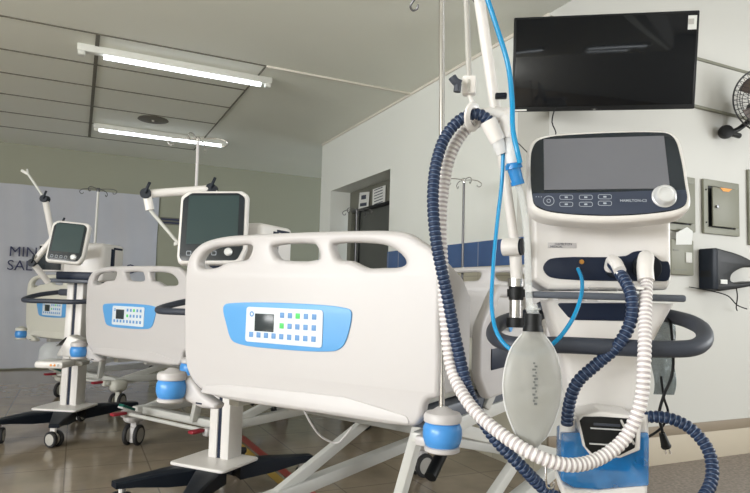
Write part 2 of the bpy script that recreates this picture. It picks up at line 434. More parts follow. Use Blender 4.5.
tx = MB()
tx.text('MINISTERIO', .175, TR((-.18, -.10, 1.395)), ext=.002)
tx.text('SALUD', .175, TR((-.19, -.10, 1.225)), ext=.002)
tx.text('LO', .175, TR((1.07, -.10, 1.235)), ext=.002)
tx.build('lettering', 'bink', bt)
sg = MB().box((0, 0, 0), (.30, .006, .10), .002)
for k, (x0, ww) in enumerate([(-.02, .24), (0.01, .26)]): sg.box((x0, -.005, .022 - k * .045), (ww, .004, .02), .001, 1)
tag(sg.build('wall_sign', ['frm', 'bink'], None, TR((1.13, YBACK - .006, 1.98))), 'small plate with two dark lines of text on back wall beside the banner', 'sign')
# ------------------------------------------------------------------ TV at the corner
tc_ = Vector((2.616, 2.533, 2.40))
tvT = TR(tc_, rz=-.605, rx=.19)
tv = thing('television', 'large black flat television, switched off, mounted high at the wall corner', 'television', tc_)
tv.rotation_euler = tvT.to_euler()
MB().box((0, .012, 0), (1.0, .03, .532), .006).box((0, .045, -.03), (.6, .05, .34), .012).build('casing', 'black', tv)
tvs = mat('tv_glass', (.003, .004, .006), .07, spec=.35)
MB().box((0, -.005, .006), (.972, .003, .495), .001).build('screen', tvs, tv)
MB().box((-.455, -.007, -.259), (.075, .003, .010)).build('energy_sticker', 'paper', tv)
MB().box((.462, -.008, .20), (.045, .002, .075)).box((.455, -.0095, .205), (.03, .001, .03), mi=1).build('corner_sticker', ['paper', 'hub'], tv)
MB().box((-.04, -.006, -.262), (.035, .006, .012), .003).text('LG', .012, TR((-.048, -.010, -.266)), mi=1).build('brand_badge', ['black', 'hub'], tv)
br_ = P(548, 100, 3.5)
bk = thing('television_bracket', 'dark steel bracket arm holding the television to the wall corner', 'bracket', (XA - .02, YB - .03, 2.35))
MB().box((.0, .01, 0), (.03, .10, .30), .004).build('wall_plate', 'dmetal', bk)
ib = (Vector(tc_) + Vector((.03, .075, .0))) - Vector(bk.location)
MB().bar((0, 0, 0), ib, .03, .05).build('bracket_arm', 'dmetal', bk)
cb = MB().tube(resample([P(555, 108, 3.55), P(552, 122, 3.55), P(556, 134, 3.55), P(550, 146, 3.58)], .02), .004, 6)
cb.tube(resample([P(512, 137, 3.7), P(523, 148, 3.68), P(533, 158, 3.66)], .02), .003, 6)
tag(cb.build('television_cable', 'black'), 'thin dark cables hanging under the television at the wall corner', 'cable')

# ------------------------------------------------------------------ right wall fittings
def cabinet(x, z, wd, ht, label, ajar=True, sticker=True):
    t = thing('electrical_cabinet', label, 'cabinet', (x, YB - .012, z), 0, 'electrical cabinets on the right wall')
    MB().plate([rrect(0, 0, wd, ht, .006), rrect(0, 0, wd * .76, ht * .76, .003)], .018, .003, 0).box((0, .005, 0), (wd * .78, .004, ht * .78), 0, 1).build('surround', ['cab', 'black'], t)
    dd = MB().box((wd * .34, 0, 0), (wd * .68, .012, ht * .72), .003).build('door', 'cab', t, TR((-wd * .30, -.018, 0), rz=math.radians(-3) if ajar else 0))
    MB().cyl((.03, -.005, 0), (.03, -.02, 0), .01).build('latch', 'dmetal', dd)
    if sticker: MB().plate([rpoly([(wd * .26, ht * .30), (wd * .40, ht * .30), (wd * .5, ht * .36), (wd * .18, ht * .36)], .002)], .002, y=-.008).build('sticker', 'orange', dd)
    for sx in (-1, 1):
        for sz in (-1, 1): MB().cyl((sx * wd * .44, -.008, sz * ht * .3), (sx * wd * .44, -.014, sz * ht * .3), .006, n=10).build('screw', 'black', t)
cabinet(3.64, 1.73, .37, .38, 'beige electrical cabinet on right wall, partly hidden behind the ventilator screen')
cabinet(4.105, 1.735, .385, .385, 'beige electrical cabinet with slightly open door above the black wall device')
cabinet(4.62, 1.77, .42, .56, 'beige electrical cabinet cut off at the photo edge, below the fan')
ic = thing('call_panel', 'small beige wall unit with papers tucked behind it, below the left cabinet', 'wall unit', (3.67, YB, 1.36))
MB().box((0, -.02, 0), (.22, .04, .24), .008).build('housing', 'cab', ic)
MB().box((.055, -.043, .0), (.06, .006, .07), .003).build('button_plate', 'wallw', ic)
MB().box((-.03, -.042, -.085), (.12, .004, .006)).box((-.07, -.042, .045), (.05, .004, .008)).build('slot', 'frm', ic)
tag(MB().plate([rpoly([(-.07, -.05), (.085, -.04), (.08, .05), (.02, .075), (-.08, .03)], .004)], .002, T=TR((3.67, YB - .048, 1.49), rx=.15)).build('paper_sheet', 'paper'), 'white papers tucked on top of the small beige wall unit', 'paper')
# black wall device: back block, slanted flap and lower shelf
bd = thing('black_wall_dispenser', 'black plastic dispenser with open jaw mounted on wall right of the ventilator', 'dispenser', (4.10, YB, 1.29))
sidep = [(-.20, -.135), (-.20, .135), (-.10, .135), (.10, .105), (.23, .06), (.235, .035), (.13, .025), (.04, .0), (-.02, -.035), (-.03, -.07), (.03, -.088), (.26, -.07), (.275, -.085), (.06, -.125), (-.02, -.135)]
MB().plate([smooth(sidep, 3)], .10, .012, y=-.055).build('housing', 'black', bd)
MB().box((-.195, -.055, 0), (.06, .11, .28), .01).build('back_plate', 'dnavy', bd)
MB().box((-.11, -.108, -.085), (.07, .003, .03), .001).build('label_sticker', 'paper', bd)
MB().tube(resample([(.03, -.10, -.12), (.07, -.08, -.18), (.10, -.05, -.26), (.14, -.03, -.28)], .01), .004, 8).build('cable', 'black', bd)
cd_ = MB().tube(resample([P(689, 287, 4.2), P(728, 296, 4.24), P(737, 305, 4.24), P(747, 309, 4.24)], .02), .004, 6)
tag(cd_.build('loose_cable', 'black'), 'loose black cable end sticking out under the black dispenser', 'cable')
# conduit
tag(MB().cyl((3.2, YB - .012, 2.44), (4.9, YB - .012, 2.43), .012, n=12).build('wall_conduit', 'cab'), 'thin grey conduit running along the wall from television to fan', 'conduit')
# wall fan
fn = thing('wall_fan', 'black wire cage wall fan at the right photo edge', 'fan', (4.255, YB - .27, 2.475), math.radians(-30))
cg = MB(); RF = .235
cg.tube([(RF * math.cos(a), 0, RF * math.sin(a)) for a in [2 * PI * k / 48 for k in range(48)]], .006, 8, closed=True)
for y0, s_ in ((0, -1), (0, 1)):
    for rr in (.08, .155, .2): cg.tube([(rr * math.cos(a), s_ * .07 * (1 - (rr / RF) ** 2), rr * math.sin(a)) for a in [2 * PI * k / 36 for k in range(36)]], .0025, 6, closed=True)
    for k in range(40):
        a = 2 * PI * k / 40
        cg.tube([(rr * math.cos(a), s_ * .07 * (1 - (rr / RF) ** 2), rr * math.sin(a)) for rr in (.05, .1, .15, .2, RF)], .0018, 5)
cg.build('cage', 'steel', fn)
MB().lathe([(.02, -.075), (.055, -.07), (.06, -.05), (.05, .05), (.03, .075)], TR((0, 0, 0), rx=PI / 2), n=24).build('hub', 'copper', fn)
for k in range(3):
    b = MB(); vs = []; fs = []
    for i in range(7):
        for j in range(7):
            r_ = .05 + .15 * i / 6; aa = (j / 6 - .5) * (1.1 + .2 * i / 6); vs.append((r_ * math.cos(aa), .035 * math.sin(aa * 1.3), r_ * math.sin(aa)))
    for i in range(6):
        for j in range(6): a = i * 7 + j; fs.append((a, a + 1, a + 8, a + 7))
    b.add(vs, fs).add([(x, y + .003, z) for x, y, z in vs], [tuple(reversed(f)) for f in fs]).build('blade', 'copper', fn, TR((0, 0, 0), ry=2 * PI * k / 3))
MB().lathe([(.03, -.06), (.065, -.05), (.07, .04), (.04, .07)], TR((0, .12, -.02), rx=PI / 2), n=24).build('motor', 'black', fn)
mm = MB().tube(resample([(0, .14, -.05), (-.12, .16, -.16), (-.22, .12, -.20)], .02), .018, 12)
mm.lathe([(.02, -.03), (.045, -.025), (.05, 0), (.045, .025), (.02, .03)], TR((-.24, .10, -.20), rx=PI / 2), n=20)
mm.cyl((-.24, .1, -.20), (-.10, .20, -.20), .02)
mm.build('wall_mount', 'black', fn)

# floor tape
for i, (a, b, m_, lb) in enumerate([((1.13, 4.53), (1.17, 3.1), 'tapeR', 'red floor tape strip under the nearest bed'), ((1.06, 4.3), (1.09, 3.1), 'tapeY', 'yellow floor tape strip beside the red one under the nearest bed')]):
    tag(MB().bar((a[0], a[1], .0015), (b[0], b[1], .0015), .055, .001, 0).build('floor_tape', m_), lb, 'tape')

# ================================================================== BEDS
def castor(parent, x, y, rz, r=.065, wd=.022, gap=.03, fork='cream', tire='rubber', top=.2):
    c = MB()
    c.box((0, .012, r * 2 - .01 + (top - 2 * r) / 2), (gap * .9, .05, top - 2 * r + .04), .012)
    c.box((0, .0, r), (gap * .8, .05, r * 1.5), .012)
    o = c.build('castor', fork, parent, TR((x, y, 0), rz=rz))
    for s_ in (-1, 1):
        wv = MB(); T_ = TR((s_ * (gap / 2 + wd / 2), 0, r), ry=PI / 2)
        wv.lathe([(r * .72, -wd / 2), (r * .93, -wd / 2), (r, -wd * .25), (r, wd * .25), (r * .93, wd / 2), (r * .72, wd / 2)], T_, n=28, mi=0)
        wv.lathe([(r * .70, -wd * .52), (r * .2, -wd * .62), (r * .2, wd * .62), (r * .70, wd * .52)], T_, n=24, mi=1)
        wv.build('wheel', [tire, 'hub'], o)
    return o

OUT = [(-.500, .212), (-.507, .33), (-.505, .45), (-.487, .49), (-.438, .526), (-.341, .547), (-.216, .552), (0, .554), (.216, .553), (.338, .549), (.395, .540), (.44, .515), (.485, .485), (.500, .455), (.503, .40), (.503, .279), (.502, .105), (.497, .090), (.470, .080), (.458, .062), (.453, .034), (.434, .007), (.398, 0), (.089, -.002), (-.284, -.002), (-.368, .007), (-.436, .036), (-.48, .088)]
H1 = [(-.448, .453), (-.424, .49), (-.371, .511), (-.29, .516), (-.204, .517), (-.195, .507), (-.212, .473), (-.232, .466), (-.303, .461), (-.355, .442), (-.400, .437), (-.435, .438)]
H2 = [(-.11, .508), (-.097, .515), (.057, .516), (.069, .511), (.085, .478), (.078, .467), (-.072, .467), (-.09, .475)]
H3 = [(.131, .51), (.142, .516), (.278, .514), (.339, .501), (.384, .469), (.389, .453), (.371, .444), (.310, .441), (.258, .441), (.201, .462), (.156, .466), (.145, .477)]
BLUE = [(-.307, .300), (-.300, .314), (-.261, .321), (-.02, .328), (.196, .320), (.214, .312), (.216, .285), (.194, .213), (.17, .194), (.134, .187), (-.054, .181), (-.226, .186), (-.263, .199), (-.289, .249)]
def rail_plate(L, z0, z1, cut, flip):
    """side rail in the (y, z) plane: outline with a grip hole"""
    p = rpoly([(0, z0 + cut), (cut, z0), (L - .05, z0), (L, z0 + .05), (L, z1 - .12), (L - .14, z1), (.16, z1), (0, z1 - .14)], [.05, .06, .04, .04, .08, .08, .10, .10])
    h = rpoly([(.07, z1 - .15), (.18, z1 - .045), (L - .16, z1 - .045), (L - .08, z1 - .11), (L - .12, z1 - .14), (.14, z1 - .17)], .02)
    return p, h
def bed(name, label, x, y, alpha, zb, body, pole_lean=0.0):
    t = thing(name, label, 'hospital bed', (x, y, 0), -alpha, 'hospital beds in a row')
    F0 = 0.0                                    # footboard plane at local y = 0, head towards +y
    fb = MB().plate([smooth([(a, b + zb) for a, b in OUT], 4)] + [smooth([(a, b + zb) for a, b in h], 3) for h in (H1, H2, H3)], .045, .016, y=.0225, seg=3)
    fo = fb.build('footboard', body, t)
    # raised lower lip
    MB().plate([rpoly([(-.40, zb + .008), (.42, zb + .008), (.41, zb + .03), (.20, zb + .060), (-.26, zb + .050), (-.38, zb + .035)], .02)], .006, .0028, y=.0).build('lower_lip', body, fo)
    # wings wrapping the corners
    for s_ in (-1, 1):
        wp = rpoly([(0, zb + .12), (.03, zb + .09), (.19, zb + .09), (.20, zb + .12), (.205, zb + .36), (.14, zb + .42), (.03, zb + .465), (0, zb + .45)], .03)
        MB().plate([wp], .035, .012, y=0, T=TR((s_ * .485, .02, 0), rz=PI / 2)).build('corner_wing', body, fo)
    # control panel
    cp = MB().plate([smooth([(a, b + zb) for a, b in BLUE], 4)], .006, .002, y=-.0015).build('control_panel', 'blue', t)
    MB().plate([rrect(-.041, zb + .254, .312, .114, .012)], .003, .001, y=-.006).build('key_plate', 'plate', cp)
    MB().box((-.117, -.008, zb + .262), (.080, .003, .057), .001).build('display', 'lcd', cp)
    rows = [(.289, [(-.044, 0), (-.012, 0), (.019, 1), (.051, 0), (.083, 0)]), (.2555, [(-.044, 1), (-.012, 0), (.019, 0), (.051, 0), (.083, 0)]),
            (.2215, [(-.171 + .0318 * k, 0) for k in range(9)])]
    for zz, ks in rows:
        for kx, g in ks: MB().box((kx, -.008, zb + zz), (.017, .002, .017), .001).build('button', 'keyg' if g else 'keyb', cp)
    MB().plate([circ(-.172, zb + .288, .009, 16), circ(-.172, zb + .288, .005, 12)], .001, y=-.008).build('logo_mark', 'keyb', cp)
    # platform, mattress deck
    MB().box((0, 1.04, zb + .005), (.86, 1.90, .05), .012).build('platform', 'tray', t)  # coloured dark to deepen the shade under the bed
    MB().box((0, 1.05, zb + .075), (.80, 1.90, .09), .03).build('mattress', 'cream', t)
    MB().cyl((0, 1.0, .25), (0, 1.6, zb - .02), .028, n=16).build('actuator', 'black', t)  # dark tube added to help darken the space under the bed
    # headboard
    hb = MB().plate([smooth([(a, b + zb) for a, b in OUT if b > .08 or abs(a) < .43], 4)] + [smooth([(a, b + zb) for a, b in h], 3) for h in (H1, H2, H3)], .04, .015, y=2.07, seg=2)
    hb.build('headboard', body, t)
    # side rails
    for s_ in (-1, 1):
        for (y0, L, cut) in ((.33, .62, .08), (1.08, .84, .08)):
            p, h = rail_plate(L, zb + .03, zb + .41, cut, 0)
            ro = MB().plate([p, h], .035, .013, T=TR((s_ * .475, y0, 0), rz=PI / 2)).build('side_rail', body, t)
            MB().box((s_ * .495, y0 + .19, zb + .16), (.004, .20, .07), .002).build('rail_panel', 'navy', ro)
            MB().plate([rpoly([(.22, zb + .30), (.36, zb + .32), (.28, zb + .24)], .01)], .004, T=TR((s_ * .494, y0, 0), rz=PI / 2)).build('rail_mark', 'blue', ro)
            for ya, yb in ((y0 + .2, y0 + .26), (y0 + L - .2, y0 + L - .15)):
                MB().bar((s_ * .43, ya, zb - .02), (s_ * .455, yb, zb + .08), .03, .03).build('rail_bracket', 'frame', ro)
    # bumpers at four corners
    for (bx, by) in ((-.545, .0), (.508, .02), (-.50, 2.06), (.50, 2.06)):
        sx = 1 if bx > 0 else -1; sy = 1 if by < 1 else -1; zo = .022 if bx < -.52 else .006
        b = MB()
        b.lathe([(.044, .016), (.051, .019), (.052, .034), (.047, .043), (.030, .047), (.014, .058)], TR((bx, by, zb + zo)), n=28)
        bc = MB(); bc.lathe([(.040, -.062), (.048, -.058), (.048, -.048), (.040, -.044)], TR((bx, by, zb + zo)), n=28); bc.build('bumper_cap', body, t)
        if bx > -.52: MB().box((bx - .05 * sx, by + .05 * sy, zb - .045), (.10, .05, .03), .01).build('bumper_mount', body, t)
        else:
            b.plate([rpoly([(bx - .02 * sx, zb + zo + .030), (bx - .06 * sx, zb + zo + .028), (bx - .12 * sx, zb - .0), (bx - .20 * sx, zb - .030), (bx - .19 * sx, zb - .048), (bx - .12 * sx, zb - .052), (bx - .05 * sx, zb + zo - .060), (bx - .02 * sx, zb + zo - .055)], .012)], .05, .015, y=by + .05 * sy)
            MB().box((bx - .115 * sx, by + .024 * sy, zb - .035), (.03, .003, .006), .002).build('bracket_slot', 'navy', t)
        b.build('bumper_bracket', body, t)
        r = MB(); r.lathe([(.040, -.048), (.047, -.042), (.0525, -.025), (.0535, -.012), (.0525, .002), (.047, .015), (.040, .020)], TR((bx, by, zb + zo)), n=32)
        r.build('bumper_roller', 'bblue', t)
    # lift arms and sub frame
    for s_ in (-1, 1):
        MB().bar((s_ * .40, .42, .24), (s_ * .40, 1.85, zb - .05), .03, .05).build('lift_arm', 'frame', t)
        MB().bar((s_ * .34, 1.75, .26), (s_ * .34, .35, zb - .06), .03, .045).build('lift_arm', 'frame', t)
        MB().cyl((s_ * .33, 1.08, (.26 + zb) / 2 - .03), (s_ * .43, 1.08, (.26 + zb) / 2 - .03), .018).build('pivot_bolt', 'chrome', t)
        MB().box((s_ * .41, 1.05, zb - .04), (.05, 1.75, .045), .006).build('deck_beam', 'frame', t)
    MB().bar((.16, .36, .24), (.30, .30, zb - .05), .032, .05, up=(0, 1, 0)).build('tie_arm', 'frame', t)
    MB().box((.0, .30, zb - .04), (.78, .045, .035), .006).build('foot_crossbeam', 'frame', t)
    MB().box((.40, .19, zb - .045), (.04, .22, .03), .006).build('bumper_arm', 'frame', t)
    f = MB()
    for s_ in (-1, 1): f.box((s_ * .40, 1.08, .235), (.06, 1.5, .055), .008)
    for yy in (.40, 1.76): f.box((0, yy, .235), (.86, .06, .05), .008)
    f.build('base_frame', 'frame', t)
    for s_ in (-1, 1):
        for yy, rz in ((.36, .5), (1.78, -.4)):
            castor(t, s_ * .44, yy, rz, r=.068, gap=.05, wd=.024, fork=body)
            MB().box((s_ * .44, yy, .20), (.10, .14, .10), .035, seg=3).build('castor_cover', body, t)
    MB().cyl((-.44, .27, .225), (.44, .27, .225), .012).build('brake_bar', 'frame', t)
    for s_ in (-1, 1):
        MB().box((s_ * .40, .27, .225), (.05, .07, .05), .015).build('pedal_arm', body, t)
        MB().box((s_ * .38, .20, .235), (.05, .10, .02), .009, T=None).build('brake_pedal', 'red', t)
    pg = MB(); Tg = TR((-.30, .24, .27), rx=-.4)
    pg.box((0, -.04, 0), (.05, .10, .02), .006, 0, Tg).box((0, .0, -.012), (.055, .18, .012), .005, 1, Tg)
    pg.build('release_pedal', ['green', body], t)
    return t
import bpy as _b
beds = []
BP = [(.623, 1.872, .995, .687, 'white hospital bed nearest the ventilator, its large blue control panel facing front', 'white'),
      (.31, 3.937, 1.045, .626, 'white hospital bed in the middle of the row, footboard partly behind the nearest bed', 'white'),
      (-.156, 6.05, 1.045, .590, 'white hospital bed farthest back by the banner, partly behind a ventilator', 'cream')]
for i, (x, y, a, zb, lb, body) in enumerate(BP): beds.append(bed('hospital_bed', lb, x, y, a, zb, body))
# thin white cord hanging under the nearest bed
tag(MB().tube(resample([P(304, 410, 1.99), P(312, 425, 2.0), P(322, 437, 2.02), P(336, 443, 2.03), P(345, 436, 2.0), P(352, 427, 2.0)], .01), .0035, 8).build('hanging_cord', 'white'), 'thin white cord looping under the footboard of the nearest bed', 'cord')

# ------------------------------------------------------------------ IV poles
def iv_pole(label, base, height, arm, rot, n=4, lean=(0, 0), r=.009, mt='chrome', hk='dmetal'):
    t = thing('iv_pole', label, 'drip stand', base, rot, 'drip poles on the beds')
    lean = Vector((lean[0], lean[1], 0)); lean.rotate(Matrix.Rotation(-rot, 3, 'Z')); top = Vector((lean.x, lean.y, height))
    MB().cyl((0, 0, 0), top, r, n=14).build('pole', mt, t)
    MB().lathe([(r * 1.5, -.02), (r * 1.7, 0), (r * 1.2, .012)], TR(top), n=14).build('hub', hk, t)
    for k in range(n):
        a = 2 * PI * k / n; u = Vector((math.cos(a), math.sin(a), 0))
        pts = [top, top + u * arm * .6 + Vector((0, 0, .004)), top + u * (arm - .02) - Vector((0, 0, .002)), top + u * arm - Vector((0, 0, .018)), top + u * (arm - .012) - Vector((0, 0, .036)), top + u * (arm - .03) - Vector((0, 0, .036)), top + u * (arm - .034) - Vector((0, 0, .025))]
        MB().tube(resample(pts, .006), .0032, 8).build('hook', hk, t)
    return t
def bedpt(i, lx, ly, z):
    return beds[i].matrix_basis @ Vector((lx, ly, z))
bpy.context.view_layer.update()
iv_pole('tall chrome drip pole standing in blue bumper of the nearest bed', (*bedpt(0, .505, .02, 0).xy, BP[0][3] + .06), 1.955 - BP[0][3] - .06, .13, -.25, 3, lean=tuple((P(442.5, 0, 1.80) - bedpt(0, .508, .02, 0)).xy), r=.0085)
q = bedpt(1, .505, .02, 0)
tp = P(198, 139, (Vector((0, 0, 0)) + q).xy.dot(Vector((.432, .902))))
iv_pole('slim drip pole with wide hooks above middle ventilator screen, leaning slightly', (*q.xy, BP[1][3] + .055), tp.z - BP[1][3] - .055, .165, -.45, 4, lean=(tp.x - q.x, tp.y - q.y), r=.008, mt='white', hk='chrome')
q = bedpt(2, .505, .02, 0)
iv_pole('drip pole with four curled hooks in front of the banner', (*q.xy, BP[2][3] + .055), 1.86 - BP[2][3] - .055, .16, -.5, 4, r=.010, mt='frame')
q = P(464, 180, 4.02)
iv_pole('drip pole with four curled hooks in front of blue tile band', (q.x, q.y, .62), q.z - .62, .125, -.2, 4, r=.008, mt='dmetal', hk='chrome')
q = P(357, 210, 5.3)
iv_pole('drip pole whose hooks show in front of the recessed door', (q.x, q.y, .58), q.z - .58, .15, -1.0, 4, r=.009, mt='dmetal')

# ================================================================== VENTILATORS
def vent_base(t, leg=((-.2, -.42), (.2, -.42), (.30, .40), (-.30, .40)), pw=.34, oy=0.0):
    b = MB(); OT = Matrix.Translation((0, oy, 0))
    for lx, ly in leg:
        a = Vector((lx * .25, ly * .2, .145)); e = Vector((lx, ly, .135)); d = (e - a); n_ = Vector((-d.y, d.x, 0)).normalized()
        vs = []; 
        for p_, w_, z0, z1 in ((a, .075, .09, .170), (a.lerp(e, .45), .055, .10, .168), (a.lerp(e, .85), .040, .122, .160), (e + d.normalized() * .035, .032, .128, .155)):
            for s_, z in ((1, z0), (1, z1 - .008), (.8, z1), (-.8, z1), (-1, z1 - .008), (-1, z0)): vs.append((p_.x + n_.x * w_ * s_, p_.y + n_.y * w_ * s_, z))
        fs = []
        for i in range(3):
            for k in range(6): k2 = (k + 1) % 6; fs.append((i * 6 + k, i * 6 + k2, i * 6 + 6 + k2, i * 6 + 6 + k))
        fs += [tuple(range(6)), tuple(range(23, 17, -1))]
        b.add(vs, fs, 0, OT)
    b.build('base', 'dnavy', t)
    MB().plate([rrect(0, .0, pw, pw * .9, .03)], .016, .006, T=TR((0, oy, .176), rx=-PI / 2)).build('base_plate', 'vwhite', t)
    for i, (lx, ly) in enumerate(leg):
        castor(t, lx, ly + oy, .4 + i * .9, r=.052, wd=.024, gap=.026, fork='vwhite', top=.135)
def column(t, z1, cx=0, cy=.0, wd=.13, dp=.12):
    c = MB()
    for s_ in (-1, 1): c.box((cx + s_ * wd * .29, cy, (.18 + z1) / 2), (wd * .42, dp, z1 - .18), .010)
    c.build('column', 'vwhite', t)
    MB().box((cx, cy, (.18 + z1) / 2), (wd * .22, dp * .86, z1 - .185), 0).build('column_slot', 'navy', t)
def arm_joint(mb, c, axis, r=.022, l=.05, mi=1):
    a = Vector(axis).normalized() * l / 2; c = Vector(c); mb.cyl(c - a, c + a, r, n=22, mi=mi)

def small_vent(label, loc, rz, mon_yaw, mon_roll, mon_c, msz, bodyc, arm, joints, bar_back=False, humid=False):
    t = thing('ventilator', label, 'ventilator', loc, rz, 'square screen ventilators between the beds')
    vent_base(t, leg=((-.2, -.42), (.2, -.42), (.30, .40), (-.10, .34)), oy=-.08)
    column(t, 1.08)
    MB().box((bodyc[0], bodyc[1], bodyc[2]), (.36, .30, .28), .03, seg=3).build('body', 'vwhite', t)
    s1 = MB().box((bodyc[0] - .02, bodyc[1] - .15, bodyc[2] - .10), (.30, .02, .055), .02)
    s1.box((bodyc[0] + .181, bodyc[1] - .02, bodyc[2] + .02), (.006, .05, .17), .01).box((bodyc[0] + .181, bodyc[1] + .05, bodyc[2] + .11), (.006, .12, .015), .004)
    s1.build('port_panel', 'navy', t)
    MB().box((0, .0, 1.085), (.36, .32, .03), .01).build('tray', 'tray', t)
    mw, mh = msz
    Tm = TR(mon_c, rz=mon_yaw) @ Matrix.Rotation(mon_roll, 4, 'Y') @ Matrix.Rotation(math.radians(-10), 4, 'X')
    def ol(k, b_=0):
        return rpoly([(-mw * .47 + k, -mh * .5 + k + b_), (mw * .42 - k, -mh * .5 + k + b_), (mw * .5 - k, -mh * .30 + b_), (mw * .5 - k, mh * .44 - k), (mw * .40 - k, mh * .5 - k), (-mw * .38 + k, mh * .5 - k), (-mw * .5 + k, mh * .42 - k), (-mw * .5 + k, -mh * .40 + b_)], [.03] * 8)
    mo = MB().plate([smooth(ol(0), 1)], .055, .018, y=.0, seg=3).box((0, .05, 0), (mw * .6, .06, mh * .6), .02).build('monitor', 'vwhite', t, Tm)
    MB().plate([ol(.016)], .004, .001, y=-.029).build('bezel', 'bezel', mo)
    MB().plate([rrect(0.0, mh * .09, mw * .74, mh * .66, .004)], .002, y=-.0325).build('screen', SCRG, mo)
    k_ = MB()
    for i in range(4): k_.plate([rrect(-mw * .32 + i * mw * .12, -mh * .36, mw * .07, mh * .06, .005), rrect(-mw * .32 + i * mw * .12, -mh * .36, mw * .055, mh * .045, .004)], .001, y=-.032)
    k_.build('monitor_keys', 'line', mo)
    MB().lathe([(.019, 0), (.020, .012), (.014, .018)], TR((mw * .25, -.031, -mh * .35), rx=PI / 2), n=20).build('knob', 'silver', mo)
    # bar
    pts = [(-.17, .02, 1.0), (-.24, -.10, .98), (-.26, -.24, .95), (-.18, -.34, .94), (0, -.36, .94), (.18, -.34, .94), (.26, -.24, .95), (.24, -.10, .98), (.17, .02, 1.0)]
    MB().tube(resample(pts, .02), .017, 12).build('handlebar', 'bar', t)
    MB().box((0, .02, 1.0), (.34, .06, .05), .015).build('bar_mount', 'bar', t)
    MB().bar((mon_c[0], mon_c[1] + .05, mon_c[2]), (bodyc[0] - .05, bodyc[1] - .10, bodyc[2] + .03), .07, .07, .012).build('monitor_mount', 'vwhite', t)
    # hose arm
    inv = t.matrix_basis.inverted()
    A = [inv @ p for p in arm]
    m_ = MB()
    for i in range(len(A) - 1):
        thin = (i == len(A) - 2)
        m_.cyl(A[i], A[i + 1], .009 if thin else .021, .008 if thin else .021, n=16, mi=2 if thin else 0)
    m_.build('support_arm', ['vwhite', 'black', 'frame'], t)
    vdir = (inv.to_3x3() @ Vector((.43, .9, 0))); up = inv.to_3x3() @ Vector((0, 0, 1))
    for a_ in [A[k] for k in joints]:
        j = MB(); arm_joint(j, a_, vdir, .026, .052, 0); jo = j.build('arm_joint', 'dnavy', t)
        MB().bar(a_ - vdir * .03, a_ + up * .055 - vdir * .03 + (inv.to_3x3() @ Vector((.02, -.01, 0))), .010, .014, .003).build('joint_lever', 'dnavy', jo)
    g = MB(); e = A[-1]
    g.bar(e, e + (e - A[-2]).normalized() * .045 + Vector((.02, 0, .0)), .012, .012).bar(e, e + (e - A[-2]).normalized() * .02 + Vector((-.04, 0, .01)), .012, .02)
    g.build('tube_clip', 'frame', t)
    return t
SCRG = mat('screen_green', (0.032, 0.058, 0.060), 0.25, spec=0.4)

# middle ventilator
def gl(px, d):
    p = P(px, 300, d); return (p.x, p.y, 0)
R50 = math.radians(-50); R3 = math.radians(-32)
def localto(loc, rz, p):
    return (Matrix.Translation(loc) @ Matrix.Rotation(rz, 4, 'Z')).inverted() @ p
L2 = gl(232, 3.31)
small_vent('ventilator with square screen on white column behind the nearest bed', L2, R50,
    math.radians(26), math.radians(-2), localto(L2, R50, P(214, 228, 3.05)), (.335, .375), localto(L2, R50, P(249, 252, 3.33)) ,
    [P(240, 250, 3.2), P(212, 189, 3.15), P(147, 194, 3.05), P(150, 210, 3.05), P(178, 243, 3.05)], (1, 2))
L3 = gl(79, 4.62)
far_vent = small_vent('ventilator with tilted square screen in front of the farthest bed and banner', L3, R3,
    math.radians(12), math.radians(4), localto(L3, R3, P(69, 243, 4.15)), (.245, .29), localto(L3, R3, P(91, 263, 4.62)),
    [P(48, 282, 4.35), P(33, 263, 4.25), P(63, 226, 4.3), P(53, 240, 4.5), P(45, 199, 4.4), P(28, 174, 4.4)], (1, 2, 4))
ss = localto(L3, R3, P(52, 258, 4.5))
MB().box(ss, (.20, .04, .20), .02).build('side_screen_frame', 'vwhite', far_vent, None)
MB().box(ss + Vector((0, -.022, 0)), (.175, .004, .175), .002).build('side_screen', 'bezel', far_vent)
# humidifier of the far ventilator
hq = P(57, 348, 4.25)
hm = thing('humidifier', 'small white humidifier with black display beside the far ventilator column', 'humidifier', (hq.x, hq.y, hq.z - .06), R50 + .4)
MB().box((0, 0, -.045), (.20, .20, .05), .02).build('base', 'vwhite', hm)
MB().lathe([(.07, -.02), (.075, .0), (.07, .06), (.045, .09), (.02, .10)], TR((-.03, -.02, 0)), n=28).build('water_chamber', 'clear', hm)
MB().plate([rpoly([(-.02, 0), (.14, 0), (.14, .12), (.06, .15)], .015)], .12, .01, y=.08).build('control_head', 'vwhite', hm)
MB().box((0, 0, 0), (.09, .09, .004), .002, T=TR((.01, .07, .10), ry=-.75)).build('display', 'black', hm)
for k in range(3): MB().cyl((.02 + k * .025, -.099, -.045), (.02 + k * .025, -.103, -.045), .008, n=12).build('button', 'orange' if k < 2 else 'hub', hm)
MB().box((.10, .12, -.05), (.10, .12, .03), .008).build('rail_clamp', 'hub', hm)

